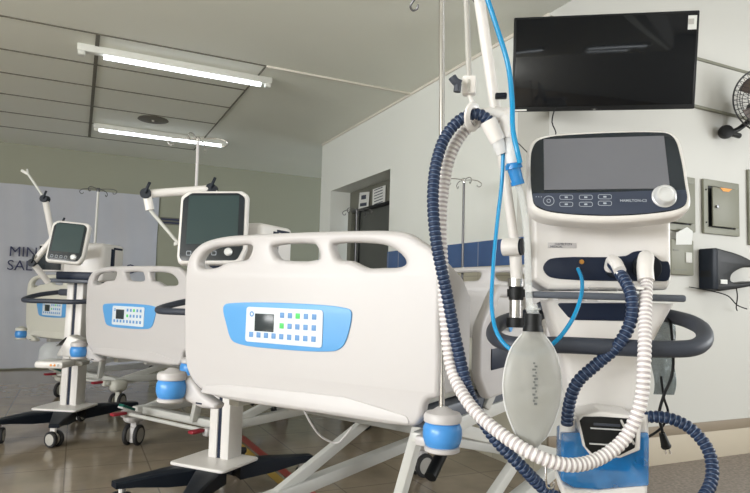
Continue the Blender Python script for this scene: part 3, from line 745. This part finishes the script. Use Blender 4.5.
# ------------------------------------------------------------------ near ventilator
VR = math.radians(-35.1)
vp = P(608, 300, 1.68)
VL = (vp.x, vp.y, 0)
VM = Matrix.Translation(VL) @ Matrix.Rotation(VR, 4, 'Z'); VI = VM.inverted()
def lv(px, py, yl):
    """local point of the near ventilator: photo pixel on its own plane y = yl"""
    o = VI @ Vector((0, 0, CAMZ)); r = (VI.to_3x3() @ (P(px, py, 1) - Vector((0, 0, CAMZ))))
    return o + r * ((yl - o.y) / r.y)
V = thing('ventilator', 'large white ventilator with wide grey screen and hoses in the foreground', 'ventilator', VL, VR)
vent_base(V, leg=((-.2, -.42), (.2, -.42), (.22, .26), (-.14, .26)))
def q2(px, py, yl): p = lv(px, py, yl); return (p.x, p.z)
YB0 = -.10    # front face of body
body = MB()
o4 = [q2(531, 212, YB0), q2(532, 280, YB0), q2(548, 290, YB0), q2(668, 290, YB0), q2(672, 280, YB0), q2(671, 190, YB0), q2(660, 160, YB0), q2(540, 160, YB0)]
body.plate([rpoly(o4, .012)], .26, .014, y=YB0 + .13, seg=3)
body.build('body', 'vwhite', V)
# port panel: navy recess, stadium + big round port
pp = MB()
pl = [q2(543, 268, YB0), q2(548, 260, YB0), q2(560, 257.5, YB0), q2(625, 256, YB0), q2(633, 252, YB0), q2(643, 251, YB0), q2(653, 255, YB0), q2(661, 261, YB0), q2(668, 262, YB0), q2(668, 280, YB0), q2(655, 281, YB0), q2(560, 279, YB0), q2(548, 276, YB0)]
pp.plate([smooth(pl, 4)], .008, .002, y=YB0 - .002)
pp.build('port_panel', 'navy', V)
for (px, py, rr) in ((614, 269, .024), (646, 268, .036)):
    c = lv(px, py, YB0); MB().plate([circ(c.x, c.z, rr)], .012, .004, y=YB0 - .006).build('gas_port', 'dnavy', V)
c = lv(581, 262, YB0); MB().cyl((c.x, YB0 - .004, c.z), (c.x, YB0 - .012, c.z), .006, n=14).build('brass_port', 'copper2', V)
c = lv(577, 269, YB0); MB().cyl((c.x, YB0 - .004, c.z), (c.x, YB0 - .022, c.z), .006, .004, n=14).build('sensor_port', 'chrome', V)
c = lv(549, 246, YB0)
nb = MB().box((c.x + .033, YB0 - .001, c.z + .002), (.072, .003, .014), .001)
nb.text('HAMILTON', .0085, TR((c.x + .014, YB0 - .003, c.z + .0025)), mi=1).text('MEDICAL', .0075, TR((c.x + .003, YB0 - .003, c.z - .004)), mi=1)
nb.build('name_plate', ['white', 'ink'], V)
c0 = lv(588, 289, YB0)
MB().plate([rrect(c0.x + .036, c0.z, .072, .010, .001), rrect(c0.x + .036, c0.z, .070, .008, .001)], .002, y=YB0 - .002).build('slot_outline', 'hub', V)
# tray
a = lv(533, 291, -.115); b = lv(682, 302, -.115)
MB().box(((a.x + b.x) / 2 + .005, .01, (a.z + b.z) / 2), (b.x - a.x + .01, .26, a.z - b.z), .006).build('tray', 'tray', V)
# neck: funnel
nk = MB(); yl = -.08
rows = [(545, 302, 676), (551, 325, 663), (560, 350, 650), (567, 380, 643), (572, 410, 640), (573, 450, 638), (573, 520, 637)]
vs = []; fs = []; n = 12
for (xa, yy, xb) in rows:
    A_ = lv(xa, yy, yl); B_ = lv(xb, yy, yl); cx = (A_.x + B_.x) / 2; hw = (B_.x - A_.x) / 2; z = (A_.z + B_.z) / 2
    rr = .02; dp = .16
    prof = rrect(cx, yl + dp / 2, hw * 2, dp, .025, 3)
    vs += [(p_[0], p_[1], z) for p_ in prof]
m_ = len(prof)
for i in range(len(rows) - 1):
    for k in range(m_): k2 = (k + 1) % m_; fs.append((i * m_ + k, i * m_ + k2, (i + 1) * m_ + k2, (i + 1) * m_ + k))
fs += [tuple(range(m_)), tuple(range(len(vs) - 1, len(vs) - 1 - m_, -1))]
nk.add(vs, fs).build('neck', 'vwhite', V)
MB().box((.0, .0, (lv(600, 520, yl).z + .18) / 2 + .01), (.15, .12, lv(600, 520, yl).z - .16), .02).build('column', 'vwhite', V)
np_ = [q2(556, 303, yl), q2(636, 303, yl), q2(631, 318, yl), q2(625, 321, yl), q2(574, 320, yl), q2(568, 317, yl)]
MB().plate([rpoly(np_, .006)], .006, .002, y=yl - .002).build('neck_recess', 'navy', V)
# handlebar
hp = [lv(664, 315, .12), lv(688, 321, .0), lv(702, 329, -.09), lv(703, 342, -.20), lv(692, 348, -.235), lv(660, 349, -.245), lv(610, 347, -.25), lv(560, 345, -.25), lv(530, 345, -.25), lv(510, 344, -.235), lv(496, 338, -.20), lv(497, 326, -.09), lv(515, 318, .02), lv(540, 314, .12)]
MB().tube(resample(hp, .012), .0195, 16).build('handlebar', 'bar', V)
MB().box((.0, .12, lv(610, 312, .12).z), (.36, .04, .05), .015).build('bar_mount', 'bar', V)
# monitor: tilted back
mc = lv(609, 176, -.20)
MT = TR(mc, rx=math.radians(-14))
def mq(px, py):
    """photo pixel on the monitor's face plane (y = -0.03 in its own frame)"""
    A_ = VM @ MT; Ai = A_.inverted(); o = Ai @ Vector((0, 0, CAMZ)); r = Ai.to_3x3() @ (P(px, py, 1) - Vector((0, 0, CAMZ)))
    p = o + r * ((-.03 - o.y) / r.y); return (p.x, p.z)
out_px = [(527, 165), (528, 148), (534, 138), (549, 133.5), (580, 131), (612, 129.5), (655, 129), (672, 131), (680, 138), (686, 160), (690, 185), (692, 200), (690, 208), (681, 214), (650, 219), (610, 221.5), (570, 220), (543, 216), (531, 209), (528, 195)]
def scale_in(pts, k):
    cx = sum(p_[0] for p_ in pts) / len(pts); cz = sum(p_[1] for p_ in pts) / len(pts); out = []
    for x, z in pts:
        d = Vector((x - cx, z - cz)); out.append((x - d.normalized().x * k * 1.0, z - (1 if d.y > 0 else -1) * min(abs(d.y) / .08, 1) * k))
    return out
om = [mq(*p_) for p_ in out_px]
mon = MB().plate([smooth(om, 4)], .06, .014, y=.0, seg=3).box((0, .05, -.01), (.26, .06, .14), .02).build('monitor', 'vwhite', V, MT)
in_px = [(530.5, 165), (532, 150), (537, 141.5), (550, 137), (580, 134.5), (612, 133), (654, 132.5), (668, 134), (675, 140), (681, 160), (685, 185), (687, 198), (685, 205), (677, 209.5), (648, 214), (610, 216), (571, 214.5), (546, 211), (535, 205.5), (532, 195)]
im = [mq(*p_) for p_ in in_px]
MB().plate([smooth(im, 4)], .004, .001, y=-.030).build('bezel', 'bezel', mon)
ks = [mq(*p_) for p_ in [(532.3, 194), (600, 193), (670, 190.5), (685.6, 190.5), (686.8, 198), (685, 204.8), (677, 209.3), (648, 213.7), (610, 215.7), (571, 214.2), (546, 210.7), (535.3, 205.2), (532.5, 198)]]
MB().plate([rpoly(ks, .003)], .002, .0005, y=-.033).build('key_strip', 'keys', mon)
sq = [mq(*p_) for p_ in [(543.5, 140), (663.5, 136.5), (669.5, 189), (544, 190.5)]]
MB().plate([rpoly(sq, .001)], .002, y=-.033).build('screen', 'screen', mon)
kk = MB()
for (px, py, wd) in ((566, 198, 13), (585.5, 198, 13), (604.5, 197.5, 13), (566, 205, 13), (585.5, 205, 13), (604.5, 204, 13)):
    c = mq(px, py); w2 = wd / 618 * 1.47
    kk.plate([rrect(c[0], c[1], w2, .012, .005), rrect(c[0], c[1], w2 - .002, .010, .004)], .001, y=-.0345)
    kk.box((c[0], -.0345, c[1]), (.007, .001, .004))
c = mq(548.5, 201.5); kk.plate([circ(c[0], c[1], .013, 20), circ(c[0], c[1], .0118, 20)], .001, y=-.0345).plate([circ(c[0], c[1], .005, 12), circ(c[0], c[1], .0038, 12)], .001, y=-.0345)
c = mq(536, 197.5)
for i in range(3): kk.box((c[0] + i * .006, -.0345, c[1]), (.002, .001, .002))
kk.build('touch_keys', 'line', mon)
c = mq(620, 202.5)
MB().text('HAMILTON-C3', .009, TR((c[0] - .001, -.035, c[1])), bold=.0001).build('model_lettering', 'line', mon)
c = mq(663, 198)
MB().lathe([(.026, 0), (.0275, .006), (.0245, .009), (.0235, .019), (.020, .024), (.0155, .0245), (.0145, .022), (.004, .021)], TR((c[0], -.034, c[1]), rx=PI / 2), n=36).build('rotary_knob', 'silver', mon)
# support arm of the hoses
A0 = P(517, 318, 1.62); A1 = P(515, 247, 1.62); A2 = P(490, 70, 1.62); A3 = P(477, -16, 1.62)
sa = MB()
sa.cyl(VI @ P(517, 283, 1.62), VI @ A1, .016, n=18).cyl(VI @ A1, VI @ P(496, 112, 1.62), .0125, .0125, n=18).cyl(VI @ P(496, 112, 1.62), VI @ A3, .0145, .0145, n=18)
sa.cyl(VI @ A3, VI @ P(466, -12, 1.5), .016, n=16).cyl(VI @ P(466, -12, 1.5), VI @ P(469, 76, 1.5), .007, .007, n=14, mi=1)
sa.build('support_arm', ['vwhite', 'hub'], V)
fw = VI.to_3x3() @ Vector((.55, -.84, 0))
jt = MB(); cj = VI @ P(512, 247, 1.6); arm_joint(jt, cj, fw, .023, .045, 0)
jt.cyl(cj + fw.normalized() * .02, cj + fw.normalized() * .028, .022, n=22, mi=1)
jt.build('arm_joint', ['vwhite', 'dnavy'], V)
jt = MB(); cj = VI @ P(502, 114, 1.6); arm_joint(jt, cj, VI.to_3x3() @ Vector((.8, -.3, 0)), .018, .045, 0); jt.box(VI @ P(501, 96, 1.58), (.03, .02, .014), .004, 1)
jt.build('arm_joint', ['vwhite', 'dnavy'], V)
cl = MB(); x0 = VI @ P(516, 300, 1.60)
cl.cyl(x0 + Vector((0, 0, .055)), x0 + Vector((0, 0, .035)), .022, n=20, mi=0).cyl(x0 + Vector((0, 0, .035)), x0 + Vector((0, 0, .0)), .019, n=20, mi=1).cyl(x0 + Vector((0, 0, .028)), x0 + Vector((0, 0, .008)), .023, n=20, mi=1).cyl(x0, x0 - Vector((0, 0, .045)), .017, n=20, mi=0).cyl(x0 - Vector((0, 0, .045)), x0 - Vector((0, 0, .07)), .024, n=20, mi=1)
cl.build('arm_clamp', ['chrome', 'black'], V)
# hose clip hanging on the rod
hc = thing('hose_holder', 'white clamp with grey thumb knob holding the hoses above the bed', 'hose clamp', P(469, 86, 1.5))
Hc = Vector(hc.location)
MB().box((0, 0, 0), (.034, .03, .046), .006).box((0, -.016, -.004), (.006, .004, .03), .001, 1).build('clamp_block', ['vwhite', 'hub'], hc, TR((0, 0, 0), rz=VR))
MB().tube(resample([P(461, 84, 1.47) - Hc, P(456, 82, 1.47) - Hc, P(452, 77, 1.47) - Hc], .004), .010, 12).tube(resample([P(458, 84, 1.47) - Hc, P(457, 92, 1.47) - Hc], .004), .009, 12).build('thumb_knob', 'bar', hc)
MB().cyl(P(468, 92, 1.5) - Hc, P(475, 110, 1.5) - Hc, .005, .005, n=10).build('strap', 'vwhite', hc)
ring = [P(473 + 6 * math.cos(a) , 117 + 12 * math.sin(a), 1.5 + .024 * math.sin(a + .9)) - Hc for a in [2 * PI * k / 20 for k in range(20)]]
MB().tube(ring, .0055, 8, closed=True, sq=1.6).build('hose_ring', 'vwhite', hc)

def hose(name, label, pts, r, mats, vl=(3,), pitch=.0115, cat='hose', group=None):
    st = pitch / 6; ps = resample(pts, st); N = len(ps)
    prof = [1.0, 1.0, .97, .84, .84, .97]
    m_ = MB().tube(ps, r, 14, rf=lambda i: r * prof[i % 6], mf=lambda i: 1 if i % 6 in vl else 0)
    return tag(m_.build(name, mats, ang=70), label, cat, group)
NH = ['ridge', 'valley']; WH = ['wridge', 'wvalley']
# long navy hose: Y piece -> left arc -> down -> out of frame -> humidifier outlet on the right
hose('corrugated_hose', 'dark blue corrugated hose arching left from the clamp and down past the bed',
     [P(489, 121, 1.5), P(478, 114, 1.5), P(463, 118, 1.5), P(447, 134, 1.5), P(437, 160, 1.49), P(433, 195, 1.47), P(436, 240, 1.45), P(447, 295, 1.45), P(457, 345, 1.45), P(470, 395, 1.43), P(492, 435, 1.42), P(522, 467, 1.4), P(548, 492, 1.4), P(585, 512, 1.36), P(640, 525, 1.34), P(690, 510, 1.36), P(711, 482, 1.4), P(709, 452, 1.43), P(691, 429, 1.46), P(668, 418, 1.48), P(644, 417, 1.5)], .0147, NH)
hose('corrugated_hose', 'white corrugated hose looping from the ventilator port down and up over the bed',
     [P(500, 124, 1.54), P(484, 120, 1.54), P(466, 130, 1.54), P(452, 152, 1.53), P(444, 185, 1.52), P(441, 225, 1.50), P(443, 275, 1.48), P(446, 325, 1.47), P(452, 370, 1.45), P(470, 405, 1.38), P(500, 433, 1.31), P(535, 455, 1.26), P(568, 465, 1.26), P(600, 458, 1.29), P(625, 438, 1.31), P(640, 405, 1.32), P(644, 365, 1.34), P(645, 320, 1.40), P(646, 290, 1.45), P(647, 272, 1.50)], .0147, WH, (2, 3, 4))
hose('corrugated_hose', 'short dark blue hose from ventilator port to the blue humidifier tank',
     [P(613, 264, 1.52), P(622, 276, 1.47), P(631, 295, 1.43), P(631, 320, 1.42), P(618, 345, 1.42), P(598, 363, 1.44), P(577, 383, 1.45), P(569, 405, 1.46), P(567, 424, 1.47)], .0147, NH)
# cuffs
def cuff(label, pts, rs, mt='vwhite', name='hose_cuff'):
    m_ = MB()
    for (a, b), (r0, r1) in zip(zip(pts, pts[1:]), rs): m_.cyl(a, b, r0, r1, n=22)
    return tag(m_.build(name, mt), label, 'hose connector')
yp = thing('hose_y_piece', 'white Y connector joining both hoses under the television', 'hose connector', P(500, 125, 1.5)); Y0 = Vector(yp.location)
MB().cyl(P(488, 121, 1.5) - Y0, P(498, 141, 1.5) - Y0, .0205, .019, n=24).build('cuff', 'vwhite', yp)
MB().cyl(P(497, 140, 1.5) - Y0, P(502, 154, 1.5) - Y0, .0165, .013, n=24).build('sleeve', 'frost', yp)
MB().cyl(P(507, 118, 1.53) - Y0, P(509, 140, 1.51) - Y0, .0175, .0165, n=24).build('cuff', 'vwhite', yp)
MB().cyl(P(509, 140, 1.51) - Y0, P(512, 166, 1.49) - Y0, .0155, .013, n=24).build('sleeve', 'frost', yp)
MB().tube(resample([P(476, 117, 1.52) - Y0, P(488, 114, 1.53) - Y0, P(503, 117, 1.54) - Y0], .006), .0165, 16).build('bend', 'vwhite', yp)
wt = thing('water_trap', 'translucent blue connector on the clear tube left of the ventilator screen', 'hose connector', P(515, 172, 1.48)); W0 = Vector(wt.location)
MB().cyl(P(513, 164, 1.48) - W0, P(514, 169, 1.48) - W0, .019, .021, n=24).cyl(P(514, 169, 1.48) - W0, P(518, 183, 1.48) - W0, .016, .014, n=24).cyl(P(517, 181, 1.48) - W0, P(518, 185, 1.48) - W0, .016, n=24).build('housing', 'trap', wt)
MB().cyl(P(507, 166, 1.47) - W0, P(521, 164, 1.47) - W0, .006, n=12).build('side_port', 'trap', wt)
tag(MB().tube(resample([P(518, 184, 1.48), P(523, 205, 1.46), P(527, 240, 1.43), P(528, 280, 1.40), P(530, 312, 1.36)], .01), .008, 14).build('clear_tube', 'clear'), 'clear breathing tube hanging from blue connector to the test lung bag', 'tube')
# port elbows
el = tag(MB().tube(resample([P(610, 268, 1.56), P(612, 261, 1.53), P(616, 263, 1.50), P(620, 271, 1.47)], .004), .0145, 16, rf=None).build('port_elbow', 'vwhite'), 'white elbow on the middle ventilator port holding the blue hose', 'hose connector')
tag(MB().tube(resample([P(611, 262, 1.50), P(622, 278, 1.46), P(632, 287, 1.44), P(644, 288, 1.43)], .004), .006, 12, sq=.5).build('port_strap', 'vwhite'), 'white strap running from the middle port elbow to the white hose', 'strap')
tag(MB().tube(resample([P(645, 262, 1.56), P(646, 258, 1.52), P(645, 268, 1.49), P(646, 281, 1.47)], .004), .019, 16).build('port_elbow', 'vwhite'), 'white elbow on the large right ventilator port holding the white hose', 'hose connector')
# thin blue tubes
tag(MB().tube(resample([P(485, -8, 1.5), P(496, 25, 1.5), P(508, 65, 1.5), P(512, 100, 1.49), P(513, 130, 1.47), P(517, 150, 1.46), P(520, 163, 1.46)], .01), .0062, 12).build('sensor_tube', 'cyan'), 'bright blue thin tube running down in front of the television edge', 'tube')
tb = MB().tube(resample([P(503, 150, 1.5), P(502, 180, 1.5), P(497, 225, 1.49), P(493, 270, 1.47), P(492, 310, 1.44), P(498, 335, 1.41), P(512, 350, 1.385), P(535, 354, 1.38), P(555, 342, 1.38), P(572, 320, 1.39), P(580, 300, 1.42), P(582, 280, 1.50), P(578, 269, 1.55)], .01), .0048, 12)
tag(tb.build('sensor_tube', 'cyan'), 'light blue thin tube looping down and across to the left ventilator port', 'tube')

# test lung
tl = thing('test_lung', 'translucent grey test lung bag hanging with black collar beside the ventilator', 'test lung', P(533, 320, 1.33)); L0 = Vector(tl.location)
prof = [(.004, .010), (.018, .018), (.030, .024), (.060, .047), (.100, .060), (.140, .0645), (.180, .060), (.215, .048), (.245, .033), (.262, .016), (.272, .009), (.292, .0075)]
vs = []; fs = []; n = 40
for h_, w_ in prof:
    for k in range(n):
        a = 2 * PI * k / n; d_ = w_ * (.30 if w_ > .02 else .8)
        vs.append((w_ * math.cos(a), d_ * math.sin(a), -h_))
for i in range(len(prof) - 1):
    for k in range(n): k2 = (k + 1) % n; fs.append((i * n + k, i * n + k2, (i + 1) * n + k2, (i + 1) * n + k))
fs += [tuple(range(n)), tuple(range(len(vs) - 1, len(vs) - 1 - n, -1))]
Tl = TR((0, 0, 0), rz=math.radians(-20))
MB().add(vs, fs).build('bag', 'lung', tl, Tl, ang=60)
rim = [(w_ * 1.0, 0, -h_) for h_, w_ in prof[2:-1]]; rim2 = [(-x, y, z) for x, y, z in rim]
MB().tube(smooth(rim, 4, False), .0018, 8).tube(smooth(rim2, 4, False), .0018, 8).build('bag_seam', 'frost', tl, Tl)
bp_ = MB()
for i in range(14): bp_.box((-.004 + .004 * (i % 2), -.0212 + .0015 * abs(i - 7) / 7, -.09 - i * .0065), (.004 + .002 * (i % 3), .001, .004))
bp_.build('bag_print', 'lungd', tl, Tl)
MB().cyl((0, 0, .014), (0, 0, -.014), .0185, n=24).cyl((0, 0, -.012), (0, 0, -.024), .020, .022, n=24).build('collar', 'black', tl)
MB().cyl((0, 0, .034), (0, 0, .012), .009, .014, n=20).lathe([(.016, .022), (.016, .026)], n=20).build('connector', 'clear', tl)

# humidifier of the near ventilator
YH = -.20
hu = thing('humidifier', 'humidifier with bright blue water tank on the near ventilator stand', 'humidifier', VL, VR)
HB = [q2(562, 430, YH), q2(561, 482, YH), q2(575, 505, YH), q2(640, 505, YH), q2(652, 490, YH), q2(651, 425, YH), q2(646, 418, YH), q2(566, 418, YH)]
MB().plate([rpoly([q2(561, 485, YH), q2(566, 505, YH), q2(576, 512, YH), q2(640, 512, YH), q2(650, 500, YH), q2(650, 484, YH), q2(600, 492, YH), q2(575, 491, YH)], .01)], .14, .01, y=YH + .085).build('base', 'vwhite', hu)
MB().plate([rpoly([q2(562, 434, YH), q2(561.5, 482, YH), q2(575, 490, YH), q2(600, 492, YH), q2(651, 488, YH), q2(651, 434, YH)], .008)], .10, .008, y=YH + .06).build('water_tank', 'tank', hu)
ti = MB()
a = lv(585, 440, YH); b = lv(640, 480, YH)
ti.box(((a.x + b.x) / 2, YH + .06, (a.z + b.z) / 2 - .01), (.10, .06, .05), .01)
ti.box((lv(572, 455, YH).x, YH + .05, a.z - .03), (.022, .05, .08), .008).box((lv(643, 455, YH).x, YH + .05, a.z - .03), (.022, .05, .08), .008)
ti.build('tank_chamber', 'tank2', hu)
hd = rpoly([q2(577, 416, YH), q2(583, 446, YH), q2(590, 455, YH), q2(620, 458, YH), q2(640, 450, YH), q2(641, 421, YH), q2(632, 415, YH), q2(600, 411, YH)], .006)
MB().plate([hd], .12, .006, y=YH + .055).build('head', 'vwhite', hu)
hd2 = rpoly([q2(579, 420, YH), q2(585, 446, YH), q2(592, 453, YH), q2(618, 455, YH), q2(634, 447, YH), q2(636, 424, YH), q2(629, 418, YH), q2(600, 416, YH), q2(583, 416, YH)], .004)
MB().plate([hd2], .006, .002, y=YH - .007).build('recess', 'black', hu)
hs = MB()
a = lv(606, 428, YH); hs.box((a.x, YH - .012, a.z), (.075, .006, .003), .001).box((a.x, YH - .012, a.z - .036), (.08, .006, .003), .001)
a = lv(606, 424, YH); hs.box((a.x, YH - .011, a.z), (.06, .003, .006), .001, 1)
hs.build('display_edge', ['frost', 'bar'], hu)
MB().tube(resample([lv(621, 420, YH - .008), lv(627, 432, YH - .02), lv(634, 444, YH - .012)], .004), .003, 8).build('wire', 'hub', hu)
for px, py in ((568, 428), (641, 424)):
    a = lv(px, py, YH + .03)
    MB().cyl((a.x, YH + .04, a.z - .03), (a.x, YH + .04, a.z + .022), .0195, .0175, n=22).build('tank_port', 'vwhite', hu)
a = lv(600, 405, -.09)
MB().box((a.x, -.10, a.z - .02), (.09, .05, .03), .01).box((a.x, -.10, a.z - .12), (.12, .06, .16), .01).build('mounting_slot', 'hub', hu)

# clear plastic bag behind the handlebar
pb = MB(); vs = []; fs = []
A_ = P(652, 315, 1.78); X_ = CR @ Vector((1, 0, 0)); X_.z = 0; X_.normalize()
NX, NZ = 10, 16
for side in (0, 1):
    for j in range(NZ + 1):
        for i in range(NX + 1):
            u_ = i / NX; v_ = j / NZ; wd_ = .058 * (1 + .15 * math.sin(v_ * 3))
            bul = .02 * math.sin(PI * u_) * math.sin(PI * min(1, v_ + .08)) + .004 * math.sin(9 * u_ + 7 * v_) * math.sin(PI * u_)
            p_ = A_ + X_ * (u_ * wd_ + .006 * math.sin(v_ * 9)) - Vector((0, 0, v_ * .225)) + Vector((-.4, -.9, 0)) * (bul * (1 if side == 0 else -1)); vs.append(p_)
o_ = (NX + 1) * (NZ + 1)
for side in (0, 1):
    for j in range(NZ):
        for i in range(NX): a = side * o_ + j * (NX + 1) + i; f_ = (a, a + 1, a + NX + 2, a + NX + 1); fs.append(f_ if side == 0 else tuple(reversed(f_)))
tag(pb.add(vs, fs).build('plastic_bag', 'bag', ang=80), 'clear plastic bag hanging behind the handlebar of the near ventilator', 'bag')
# power cord with plug
pc = thing('power_cord', 'black power cord hanging beside the near ventilator, plug end dangling', 'power cord', P(670, 360, 1.68)); C0 = Vector(pc.location)
MB().tube(resample([p_ - C0 for p_ in [P(664, 314, 1.76), P(670, 322, 1.7), P(673, 350, 1.68), P(672, 375, 1.68), P(664, 395, 1.68), P(659, 415, 1.68), P(662, 430, 1.68), P(663, 436, 1.68)]], .008), .0042, 10).build('cord', 'black', pc)
MB().tube(resample([p_ - C0 for p_ in [P(661, 376, 1.70), P(664, 398, 1.70), P(668, 413, 1.70), P(661, 428, 1.70), P(640, 440, 1.72), P(620, 440, 1.78)]], .008), .0035, 10).build('cord', 'black', pc)
a = P(662, 433, 1.68) - C0; b = P(666, 446, 1.68) - C0; c = P(668, 452, 1.68) - C0
MB().cyl(a, b, .008, .013, n=14).cyl(b, b.lerp(c, .3), .014, .012, n=14).build('plug', 'black', pc)
pr_ = MB()
for s_ in (-1, 1): pr_.bar(b + X_ * (.006 * s_), c + X_ * (.006 * s_) + Vector((.002, 0, -.006)), .003, .004, .001)
pr_.build('prong', 'chrome', pc)
# steel hook hanging under the white hose
tag(MB().tube(resample([P(546, 466, 1.37), P(546, 480, 1.37), P(548, 488, 1.37), P(553, 488, 1.37), P(554, 482, 1.37)], .004), .0025, 8).build('wire_hook', 'chrome'), 'small steel wire hook hanging under the white hose', 'hook')
